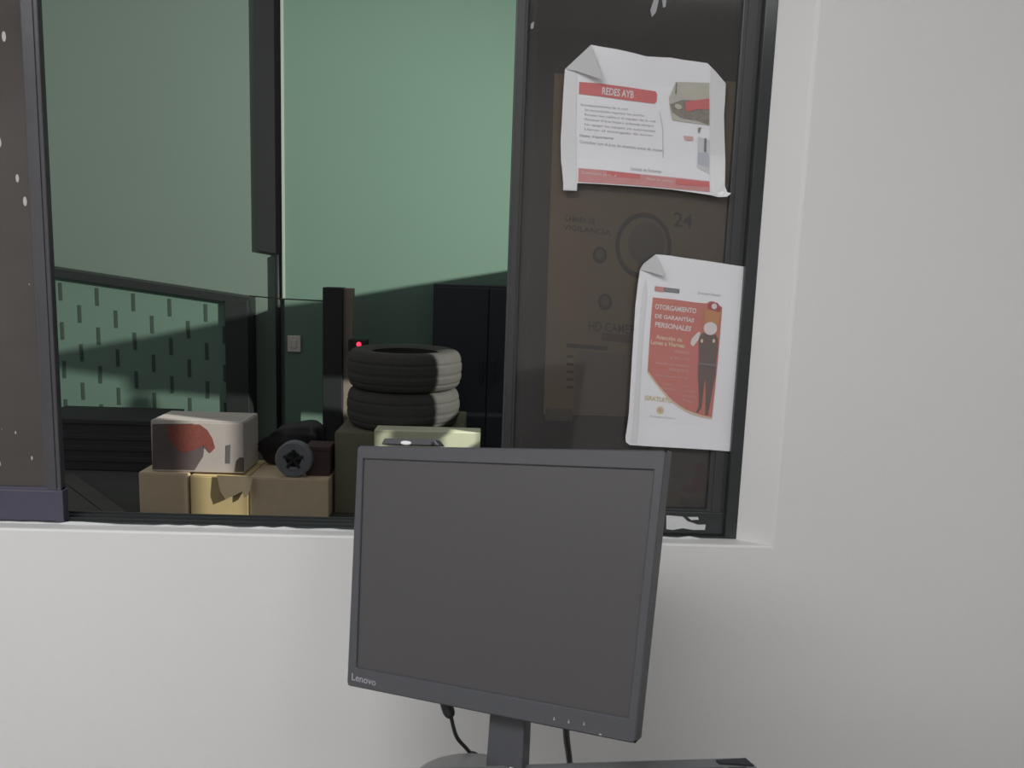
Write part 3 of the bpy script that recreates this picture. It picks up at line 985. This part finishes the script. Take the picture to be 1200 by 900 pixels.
# dark upright strip on the green wall, ending above the rail, and the thin pipe below it
YD = 4.372
xa, xb = at(300, 200, YD).x, at(329, 200, YD).x
dp = tag(empty('dark_strip', ((xa + xb) / 2, YD, at(312, 296, YD).z)), 'dark upright strip running down the green wall and ending above the stair parapet', 'duct')
bm = bmesh.new()
zl_, zr_ = at(300, 293, YD).z, at(326, 298, YD).z
hexa(bm, [(xa, YD, zl_), (xb, YD, zr_), (xb, YWL, zr_), (xa, YWL, zl_), (xa, YD, 4.5), (xb, YD, 4.5), (xb, YWL, 4.5), (xa, YWL, 4.5)])
build('strip_body', bm, STEEL, dp)
bm = bmesh.new()
for z in (3.5, 3.9):
    box(bm, xa - 0.01, xb + 0.002, YD - 0.004, YWL, z, z + 0.04, 0.002)
build('strip_band', bm, STEEL, dp)
xp = at(326.5, 400, YD).x
bm = bmesh.new()
tube(bm, [(xp, YD - 0.005, 0.01), (xp, YD - 0.005, 1.0), (xp, YD - 0.005, zr_ - 0.003)], 0.017, 10)
tag(build('conduit_pipe', bm, STEELG, None, smooth=True), 'thin dark vertical pipe standing at the corner of the green walls', 'pipe')

# sloping stair parapet of green blocks with a dark coping and an end post
YP = 4.22
pA, pB = at(20, 318 - 6, YP), at(291, 352, YP)
par = tag(empty('stair_parapet', ((pA.x + pB.x) / 2, YP + 0.1, 0)), 'green block stair parapet with a dark sloping coping behind the boxes', 'parapet')
slope = (pB.z - pA.z) / (pB.x - pA.x)
xs, xe = pA.x - 1.2, at(268, 400, YP).x
zs, ze = pA.z - 1.2 * slope, pA.z + (xe - pA.x) * slope
bm = bmesh.new()
prism(bm, [Vector((xs, YP, 0)), Vector((xe, YP, 0)), Vector((xe, YP, ze - 0.02)), Vector((xs, YP, zs - 0.02))], (0, 0.14, 0))
wall_bm = bm
xk = pB.x
bm = bmesh.new()
prism(bm, [Vector((xs, YP - 0.03, zs - 0.035)), Vector((xk, YP - 0.03, pB.z - 0.03)), Vector((xk, YP - 0.03, pB.z + 0.02)), Vector((xs, YP - 0.03, zs + 0.03))], (0, 0.2, 0))
build('coping', bm, STEELG, par)
boxo('end_post', at(264, 400, YP - 0.03).x, at(291, 400, YP - 0.03).x, YP - 0.035, YP + 0.16, 0, pB.z + 0.0, STEELG, par, 0.004)
# dark open vertical joints of the blocks, in courses that follow the slope
bm = wall_bm
nf = len(bm.faces)
pitch = 41 * (YP + 1.35) / F_PX
rowh = 0.085
x = xs
for row in range(9):
    off = (row % 2) * pitch / 2
    kx_ = 0
    while True:
        x = xs + off + kx_ * pitch
        kx_ += 1
        if x > xe - 0.03:
            break
        zt_ = zs + (x - xs) * slope - 0.07 - row * 0.135
        if zt_ < 0.15:
            continue
        box(bm, x, x + 0.022, YP - 0.003, YP + 0.01, zt_ - 0.12, zt_)
for i_, f_ in enumerate(bm.faces):
    f_.material_index = 0 if i_ < nf else 1
bw_o = build('block_wall', bm, GREEN, par)
bw_o.data.materials.append(GREENJ)

# post standing on the yard at the right end of the stair, with a pale right half
YQ = 3.95
x0, x1, x2 = at(378, 400, YQ).x, at(401, 400, YQ).x, at(412, 400, YQ).x
gp = tag(empty('gate_post', ((x0 + x2) / 2, YQ + 0.06, 0)), 'dark square post with a weathered timber face, left of the stacked tyres', 'post')
boxo('post_core', x0, x1, YQ, YQ + 0.14, 0, at(390, 337, YQ).z, STEEL, gp, 0.004)
boxo('timber_face', x1 + 0.0005, x2, YQ + 0.03, YQ + 0.12, 0, at(405, 338, YQ).z, POSTW, gp, 0.004)
sheet('wire', [(292, 346), (330, 349.5), (380, 352), (380, 353.4), (330, 351), (292, 347.4)], lambda u, v: at(u, v, 4.20 - (u - 292) / 90 * 0.24), STEELG, gp, 10, 0.006)
# small alarm box with a red led on the post
yb_ = YQ - 0.05
al = tag(empty('alarm_box', at(420, 404, yb_)), 'tiny red pilot light on a small dark box above the tyres', 'light')
pa, pb = at(408, 398, yb_), at(430, 412, yb_)
boxo('box_body', pa.x, pb.x, yb_, YQ + 0.03, pb.z, pa.z, STEEL, al, 0.004)
bm = bmesh.new()
c = at(420.5, 403.5, yb_)
lathe(bm, [(0.0, -0.014), (0.010, -0.012), (0.015, -0.006), (0.016, 0.002)], c, 18, 'y')
ld = build('pilot_led', bm, LED, al, smooth=True)
ld['label'] = 'glowing red light'

# outlet plate on the near green wall
c = at(344.5, 403, YWR - 0.015)
op = tag(empty('outlet_plate', c), 'small pale square plate on the shaded green wall', 'plate')
boxo('plate_cover', c.x - 0.047, c.x + 0.047, YWR - 0.018, YWR, c.z - 0.058, c.z + 0.058, PLATE, op, 0.004)
boxo('switch_rocker', c.x - 0.02, c.x + 0.02, YWR - 0.024, YWR - 0.016, c.z - 0.03, c.z + 0.03, PLATE, op, 0.003)

# dark navy cabinet at right
YCb = 4.14
ca, cb_ = at(508, 333, YCb), at(640, 322, YCb)
cab = tag(empty('steel_cabinet', ((ca.x + cb_.x) / 2, YCb + 0.2, 0)), 'tall navy steel cabinet right of the stacked tyres', 'cabinet')
zc = at(560, 334, YCb).z
boxo('cabinet_body', ca.x, cb_.x, YCb, YCb + 0.2, 0, zc, NAVY, cab, 0.006)
xm = (ca.x + cb_.x) / 2
for xa_, xb_, hx in ((ca.x + 0.015, xm - 0.004, xm - 0.05), (xm + 0.004, cb_.x - 0.015, xm + 0.03)):
    d = boxo('cabinet_door', xa_, xb_, YCb - 0.018, YCb + 0.002, 0.05, zc - 0.02, NAVY, cab, 0.004)
    boxo('door_handle', hx, hx + 0.02, YCb - 0.04, YCb - 0.016, 0.55, 0.7, STEEL, d, 0.004)


# ---- cartons on the yard floor
def carton(name, u0, u1, vt, y, depth, z0, material, label, flaps=True, z1=None):
    vm = 580
    xa, xb = at(u0, vm, y).x, at(u1, vm, y).x
    z1 = z1 or at((u0 + u1) / 2, vt, y).z
    r = tag(empty(name, ((xa + xb) / 2, y + depth / 2, z0)), label, 'box')
    boxo('carton_body', xa, xb, y, y + depth, z0, z1, material, r, 0.005)
    if flaps:      # top flaps meeting in a seam
        boxo('top_flap', xa + 0.003, xb - 0.003, y + 0.002, y + depth / 2 - 0.003, z1 - 0.001, z1 + 0.004, material, r, 0.0012)
        boxo('top_flap', xa + 0.003, xb - 0.003, y + depth / 2 + 0.003, y + depth - 0.002, z1 - 0.001, z1 + 0.004, material, r, 0.0012)
    return r, xa, xb, z1 + (0.004 if flaps else 0)


YBX = 2.72
bA, ax0, ax1, zA = carton('cardboard_box', 163, 221, 555, YBX + 0.01, 0.36, 0, CARD, 'brown cardboard box at the left end of the row under the white box')
bB, bx0, bx1, zB = carton('cardboard_box', 223, 290.5, 559, YBX, 0.36, 0, CARDY, 'yellow cardboard box in the middle of the row under the white box')
bC, cx0, cx1, zC = carton('cardboard_box', 292, 385, 561, YBX + 0.01, 0.36, 0, CARD, 'brown cardboard box at the right end of the row, under the black bag')
for r_ in (bA, bB, bC):
    r_['group'] = 'cardboard boxes in a row'
    r_.location = r_.location
# dark sheet in the shape and colour of the shadow on the yellow box
tpb = sheet('box_shadow', [(254, 557), (296, 559), (293, 573), (290, 581), (286, 583), (284, 576), (274, 581), (264, 585), (258, 576)], lambda u, v: at(u, v, YBX - 0.012 - 0.0006 * (v - 557)), BOXSHADOW, bB, 10, 0.004)
tpb['label'] = 'brown sheet standing for the shadow on the box'
bE, ex0, ex1, zE = carton('cardboard_box', 437.8, 561, 505.5, YBX - 0.04, 0.125, 0, CREAM, 'cream box in front of the lower tyre, half hidden behind the monitor', flaps=False)
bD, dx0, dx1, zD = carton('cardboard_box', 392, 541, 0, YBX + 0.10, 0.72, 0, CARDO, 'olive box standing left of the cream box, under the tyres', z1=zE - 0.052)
# white carton with a red print on top of A and B
zW = max(zA, zB) + 0.001
wx0, wx1 = at(177, 520, YBX + 0.03).x, at(285.5, 520, YBX + 0.03).x
zW1 = at(230, 494.5, YBX + 0.03).z
wb = tag(empty('white_box', ((wx0 + wx1) / 2, YBX + 0.2, zW)), 'white carton with a faded red print lying on the brown and yellow boxes', 'box')
boxo('carton_body', wx0, wx1, YBX + 0.03, YBX + 0.30, zW, zW1, WBOX, wb, 0.006)
boxo('top_flap', wx0 + 0.004, wx1 - 0.004, YBX + 0.032, YBX + 0.16, zW1 - 0.001, zW1 + 0.004, WBOX, wb, 0.0012)
boxo('top_flap', wx0 + 0.004, wx1 - 0.004, YBX + 0.166, YBX + 0.298, zW1 - 0.001, zW1 + 0.004, WBOX, wb, 0.0012)
ws0 = lambda u, v: at(u, v, YBX + 0.0293)
ws = lambda u, v: at(u, v, YBX + 0.0280)
po = sheet('shade_panel', [(178.5, 497), (226, 496.5), (231, 505), (240, 520), (238, 535), (228, 551), (178.5, 550)], ws0, CARDSHADE, wb, 0, 0.0008)  # shade over the carton's left half, put into the panel colour
po['label'] = 'greyish maroon area, painted shade'
rp = sheet('red_print', [(195, 499), (214, 497), (234, 497.5), (243, 504), (249, 514), (252, 525), (246, 531), (238, 522), (228, 527), (214, 531), (203, 522), (197, 510)], ws, CARDR, wb, 0, 0.001)
rp['label'] = 'faded red print'
sheet('grey_print', [(265, 522), (270, 521), (269.5, 543), (264.5, 543)], ws, GREYTAPE, wb, 0, 0.001)
sheet('torn_corner', [(277, 540), (281, 536), (286, 536.5), (286, 553), (275, 553)], ws, CARDD, wb, 0, 0.001)

# black bag on box C with a dark red carton and a roll of tape in front
zq = zC + 0.001
rx0, rx1 = at(358, 540, YBX + 0.06).x, at(387, 540, YBX + 0.06).x
rbx = tag(empty('dark_red_box', ((rx0 + rx1) / 2, YBX + 0.16, zq)), 'small dark red box between the grey tape roll and the olive box', 'box')
zrt = at(370, 524, YBX + 0.06).z
boxo('carton_body', rx0, rx1 - 0.002, YBX + 0.06, YBX + 0.2, zq, zrt, DARKRED, rbx, 0.004)
boxo('carton_lid', rx0 - 0.003, rx1 - 0.0005, YBX + 0.057, YBX + 0.203, zrt - 0.02, zrt + 0.003, DARKRED, rbx, 0.003)
bm = bmesh.new()
bmesh.ops.create_icosphere(bm, subdivisions=4, radius=1)
bx_, bw_ = (at(346, 540, YBX + 0.29).x), 0.185
for v in bm.verts:
    p = v.co.copy()
    n = 1 + 0.07 * sin(5 * p.x + 2 * p.z) + 0.05 * sin(9 * p.y + 4 * p.x) + 0.03 * sin(17 * p.z + 8 * p.x)
    zz = p.z
    top = 0.24 + 0.05 * max(-1, min(1, p.x * 1.3))
    v.co = Vector((bx_ + bw_ * n * (abs(p.x) ** 0.75) * (1 if p.x > 0 else -1), YBX + 0.29 + 0.055 * n * p.y, zq + 0.002 + (max(0, (zz + 0.75)) / 1.75) ** 0.8 * top * (0.95 + 0.05 * n)))
bag = tag(build('black_bag', bm, BAG, None, smooth=True), 'black plastic bag heaped on the right brown box behind the tape roll', 'bag')
bm = bmesh.new()
c = at(344.5, 538, YBX + 0.03)
rad = (c.z - zq) - 0.0005
lathe(bm, [(rad * 0.42, 0.0), (rad * 0.42, -0.012), (rad * 0.5, -0.015), (rad * 0.92, -0.015), (rad, -0.010), (rad, 0.035), (rad * 0.42, 0.035), (rad * 0.42, 0.0)], c, 36, 'y')
rt = empty('tape_roll', (c.x, c.y, zq))
tag(rt, 'small grey tape roll standing on edge in front of the black bag', 'tape')
build('tape_band', bm, GREYP, rt, smooth=False)
bm = bmesh.new()
lathe(bm, [(0.002, -0.006), (rad * 0.3, -0.006), (rad * 0.44, -0.004), (rad * 0.44, 0.03)], c, 30, 'y')
for k in range(5):
    a = 2 * pi * k / 5 + 0.3
    e = c + Vector((cos(a), 0, sin(a))) * rad * 0.56
    tube(bm, [c + Vector((0, -0.009, 0)), e + Vector((0, -0.0155, 0))], [rad * 0.12, rad * 0.09], 6)
o = build('tape_core', bm, STEEL, rt)
o['label'] = 'dark core'

# tyres
YT = 3.12
tc = at(474, 470, YT)
RT_ = (at(540, 460, YT).x - at(407, 460, YT).x) / 2
TH = 0.213


def tyre_profile(R, h):
    """rounded section: wide bulging sidewalls, shallow tread grooves"""
    r_in = R * 0.6
    p = [(r_in, 0.035), (r_in - 0.008, 0.016), (r_in + 0.012, 0.008), (R * 0.74, 0.001), (R * 0.80, 0.0)]
    n = 26
    outer = []
    for k in range(n + 1):
        a = -pi / 2 + pi * k / n
        e = 0.62
        outer.append((R * 0.80 + R * 0.20 * abs(cos(a)) ** e, h / 2 + h / 2 * (1 if sin(a) > 0 else -1) * abs(sin(a)) ** 0.85))
    for k, q in enumerate(outer[1:-1]):
        g = 0.004 if (k % 4 == 3 and 6 < k < 19) else 0.0
        p.append((q[0] - g, q[1]))
    p += [(R * 0.80, h), (R * 0.74, h - 0.001), (r_in + 0.012, h - 0.008), (r_in - 0.008, h - 0.016), (r_in, h - 0.035), (r_in + 0.02, h / 2), (r_in, 0.035)]
    return p


zt0 = zD + 0.001
for k, (lab, ox, rs) in enumerate((('lower grey tyre of the stack, just behind the cream box', -0.004, 0.99), ('upper grey tyre of the stack, beside the dark post', 0.0, 1.0))):
    r = tag(empty('tyre', (tc.x + ox, YT, zt0 + k * TH)), lab, 'tyre', 'stacked tyres')
    bm = bmesh.new()
    lathe(bm, tyre_profile(RT_ * rs, TH), (tc.x + ox, YT, zt0 + k * TH), 64)
    for j in range(48):      # shoulder lugs
        a = 2 * pi * j / 48
        for zz in (0.040, TH - 0.054):
            cc = Vector((tc.x + ox + RT_ * rs * 0.955 * cos(a), YT + RT_ * rs * 0.955 * sin(a), zt0 + k * TH + zz))
            t_ = Vector((-sin(a), cos(a), 0))
            n_ = Vector((cos(a), sin(a), 0))
            hexa(bm, [cc + t_ * sx * 0.012 + n_ * sn * 0.004 + Vector((0, 0, sz)) for sz in (0, 0.014) for sx, sn in ((-1, -1), (1, -1), (1, 1), (-1, 1))])
    build('tyre_carcass', bm, TYRE, r)

# dark crate and planks at left
YK = 3.55
kx0, kx1, kz = at(40, 520, YK).x, at(186, 520, YK).x, at(120, 491, YK).z
cr = tag(empty('dark_crate', ((kx0 + kx1) / 2, YK + 0.2, 0)), 'low dark crate on the yard floor left of the white box', 'crate')
boxo('crate_body', kx0, kx1, YK, YK + 0.4, 0, kz - 0.03, DARKBOX, cr, 0.008)
boxo('crate_lid', kx0 - 0.01, kx1 + 0.01, YK - 0.01, YK + 0.41, kz - 0.035, kz, DARKBOX, cr, 0.006)
bm = bmesh.new()
for k in range(3):
    z = 0.06 + k * 0.07
    box(bm, kx0 + 0.03, kx1 - 0.03, YK - 0.008, YK + 0.002, z, z + 0.03, 0.003)
build('crate_rib', bm, DARKBOX, cr)
for k, (ua, va, ub, vb, w, lab) in enumerate(((82, 560, 152, 612, 0.045, 'grey plank on the yard floor, the one nearer the boxes'), (72, 576, 118, 612, 0.06, 'grey plank on the yard floor, next to the left sash corner'))):
    A, B = at_z(ua, va, 0.03), at_z(ub, vb, 0.03)
    d = (B - A).normalized()
    s_ = Vector((-d.y, d.x, 0)) * w
    A = A - d * 0.1
    B = B + d * 0.35
    bm = bmesh.new()
    hexa_bev(bm, [A - s_ + Vector((0, 0, -0.03)), B - s_ + Vector((0, 0, -0.03)), B + s_ + Vector((0, 0, -0.03)), A + s_ + Vector((0, 0, -0.03)),
                  A - s_, B - s_, B + s_, A + s_], 0.003)
    tag(build('timber_plank', bm, PLANK, None), lab, 'plank', 'planks on the yard floor')

# ------------------------------------------------------------------ lights
# yard lamp beyond the added blocker boards (off to the right)
LP = Vector((5.0, 0.2, 3.6))
XF = 1.9


def through(W):
    t = (LP.x - XF) / (LP.x - W.x)
    p = LP + (W - LP) * t
    return p.y, p.z


# unseen boards added to shape the yard shadows: gaps and cut edges pass light
gy1, gy2 = through(at(223, 580, YBX))[0], through(at(290, 580, YBX))[0]
ty1, ty2 = through(at(474, 460, YT - 0.17))[0], through(at(545, 460, YT - 0.02))[0]
ho = tag(empty('shadow_boards', (XF, 2.5, 0)), kind='structure')
HT = 2.9


def board(ya, yb, segs_a, segs_b):
    for (za, zb_), (zc_, zd_) in zip(segs_a, segs_b):
        b = bmesh.new()
        hexa(b, [(XF, ya, za), (XF, yb, zc_), (XF + 0.02, yb, zc_), (XF + 0.02, ya, za), (XF, ya, zb_), (XF, yb, zd_), (XF + 0.02, yb, zd_), (XF + 0.02, ya, zb_)])
        build('blocker_board', b, BLOCKER, ho)


HB = 2.4
board(YB + 0.02, gy1, [(0, HB)], [(0, HB)])
cols = []
for u, vt, va, vb, y in ((-20, 424, 436, 497, YP), (60, 414, 432, 495, YP), (143, 399, 445, 487, YP), (150, 398, 462, 464, YP), (168, 395, 461, 464, YP), (180, 393, 460, 495, YP), (275, 374, 468, 503, YP)):
    W_ = [at(u, v, y) for v in (vt, va, vb)]
    cols.append((through(W_[0])[0],) + tuple(through(w)[1] for w in W_))
for u, vt, va, vb, y in ((330, 358, 484, 524, YWR), (378, 352, 487, 522, YWR), (392, 350, 505, 506, YWR), (480, 335, 505, 506, YWR), (620, 313, 505, 506, YWR), (760, 300, 505, 506, YWR)):
    W_ = [at(u, v, y) for v in (vt, va, vb)]
    cols.append((through(W_[0])[0],) + tuple(through(w)[1] for w in W_))
cols.sort()


def col_at(y):
    if y <= cols[0][0]:
        return (HB, HB - 0.02, HB - 0.02)
    for a, b in zip(cols, cols[1:]):
        if y <= b[0]:
            t = (y - a[0]) / (b[0] - a[0])
            return tuple(a[i] + (b[i] - a[i]) * t for i in (1, 2, 3))
    return cols[-1][1:]


ey1, ez0 = through(at(511, 523, YBX - 0.04))
ey2, ez1 = through(at(561, 507, YBX - 0.04))
tz0, tz1 = through(Vector((at(510, 460, YT - 0.1).x, YT - 0.1, zt0 + 0.01)))[1], through(Vector((at(510, 460, YT - 0.1).x, YT - 0.1, zt0 + 2 * TH + 0.04)))[1]
fy1, fz0 = through(at(437, 523, YBX - 0.04))
fy2, fz1 = through(at(455, 507, YBX - 0.04))
holes = [(fy1, fy2, min(fz0, fz1) - 0.02, max(fz0, fz1) + 0.02), (ty1, ty2, tz0, tz1), (ey1, ey2, min(ez0, ez1) - 0.03, max(ez0, ez1) + 0.03)]
brk = sorted([gy2] + [c[0] for c in cols] + [h[0] for h in holes] + [h[1] for h in holes])
brk = [b for b in brk if b >= gy2]
for a, b in zip(brk, brk[1:]):
    if b - a < 1e-4:
        continue
    m_ = (a + b) / 2
    cuts = [(h[2], h[3]) for h in holes if h[0] < m_ < h[1]]

    def segs(y):
        top, ba, bb = col_at(y)
        if b <= cols[0][0] + 1e-6:
            out_ = [(0, HB)]
        else:
            out_ = [(0, bb), (ba, top)]
        for c0, c1 in cuts:
            lo_ = out_[0]
            c1 = min(c1, lo_[1] - 0.012)
            out_ = [(0, c0), (c1, lo_[1])] + out_[1:]
        return out_
    board(a, b, segs(a + 1e-6), segs(b - 1e-6))
print('holes', holes, 'gap', gy1, gy2)


def lamp(name, kind, loc, target, energy, col=(1, 1, 1), **kw):
    d = bpy.data.lights.new(name, kind)
    d.energy = energy
    d.color = col
    for k, v in kw.items():
        setattr(d, k, v)
    o = bpy.data.objects.new(name, d)
    COL.objects.link(o)
    o.location = loc
    dv = Vector(target) - Vector(loc)
    o.rotation_euler = dv.to_track_quat('-Z', 'Y').to_euler()
    return o


lamp('yard_floodlight', 'SPOT', LP, (-2.6, 4.2, 1.0), 3600, (1.0, 0.97, 0.88), spot_size=radians(52), spot_blend=1.0, shadow_soft_size=0.02)
# ceiling panel of the room, behind and to the left of the camera
lx, ly = -1.1, -1.9
cl = tag(empty('ceiling_light', (lx, ly, ZC - 0.03)), 'flat white ceiling light panel behind the camera', 'ceiling light')
boxo('light_frame', lx - 0.97, lx + 0.97, ly - 0.42, ly + 0.42, ZC - 0.03, ZC, CEIL, cl, 0.004)
boxo('light_diffuser', lx - 0.95, lx + 0.95, ly - 0.40, ly + 0.40, ZC - 0.034, ZC - 0.028, LAMP, cl)
lamp('ceiling_panel_light', 'AREA', (lx, ly, ZC - 0.05), (lx, ly, 0), 47, (1.0, 0.99, 0.985), shape='RECTANGLE', size=1.9, size_y=0.8)

rx_, ry_ = 1.0, -2.3
cl2 = tag(empty('ceiling_light', (rx_, ry_, ZC - 0.03)), 'smaller dim ceiling light panel behind and right of the camera', 'ceiling light')
boxo('light_frame', rx_ - 0.32, rx_ + 0.32, ry_ - 0.32, ry_ + 0.32, ZC - 0.03, ZC, CEIL, cl2, 0.004)
boxo('light_diffuser', rx_ - 0.30, rx_ + 0.30, ry_ - 0.30, ry_ + 0.30, ZC - 0.034, ZC - 0.028, LAMP, cl2)
lamp('second_panel_light', 'AREA', (rx_, ry_, ZC - 0.05), (rx_, ry_, 0), 9, (0.98, 0.98, 1.0), shape='RECTANGLE', size=0.6, size_y=0.6)

w = bpy.data.worlds.new('night')
S.world = w
w.use_nodes = True
w.node_tree.nodes['Background'].inputs['Color'].default_value = (1.0, 0.95, 0.97, 1)
w.node_tree.nodes['Background'].inputs['Strength'].default_value = 0.35
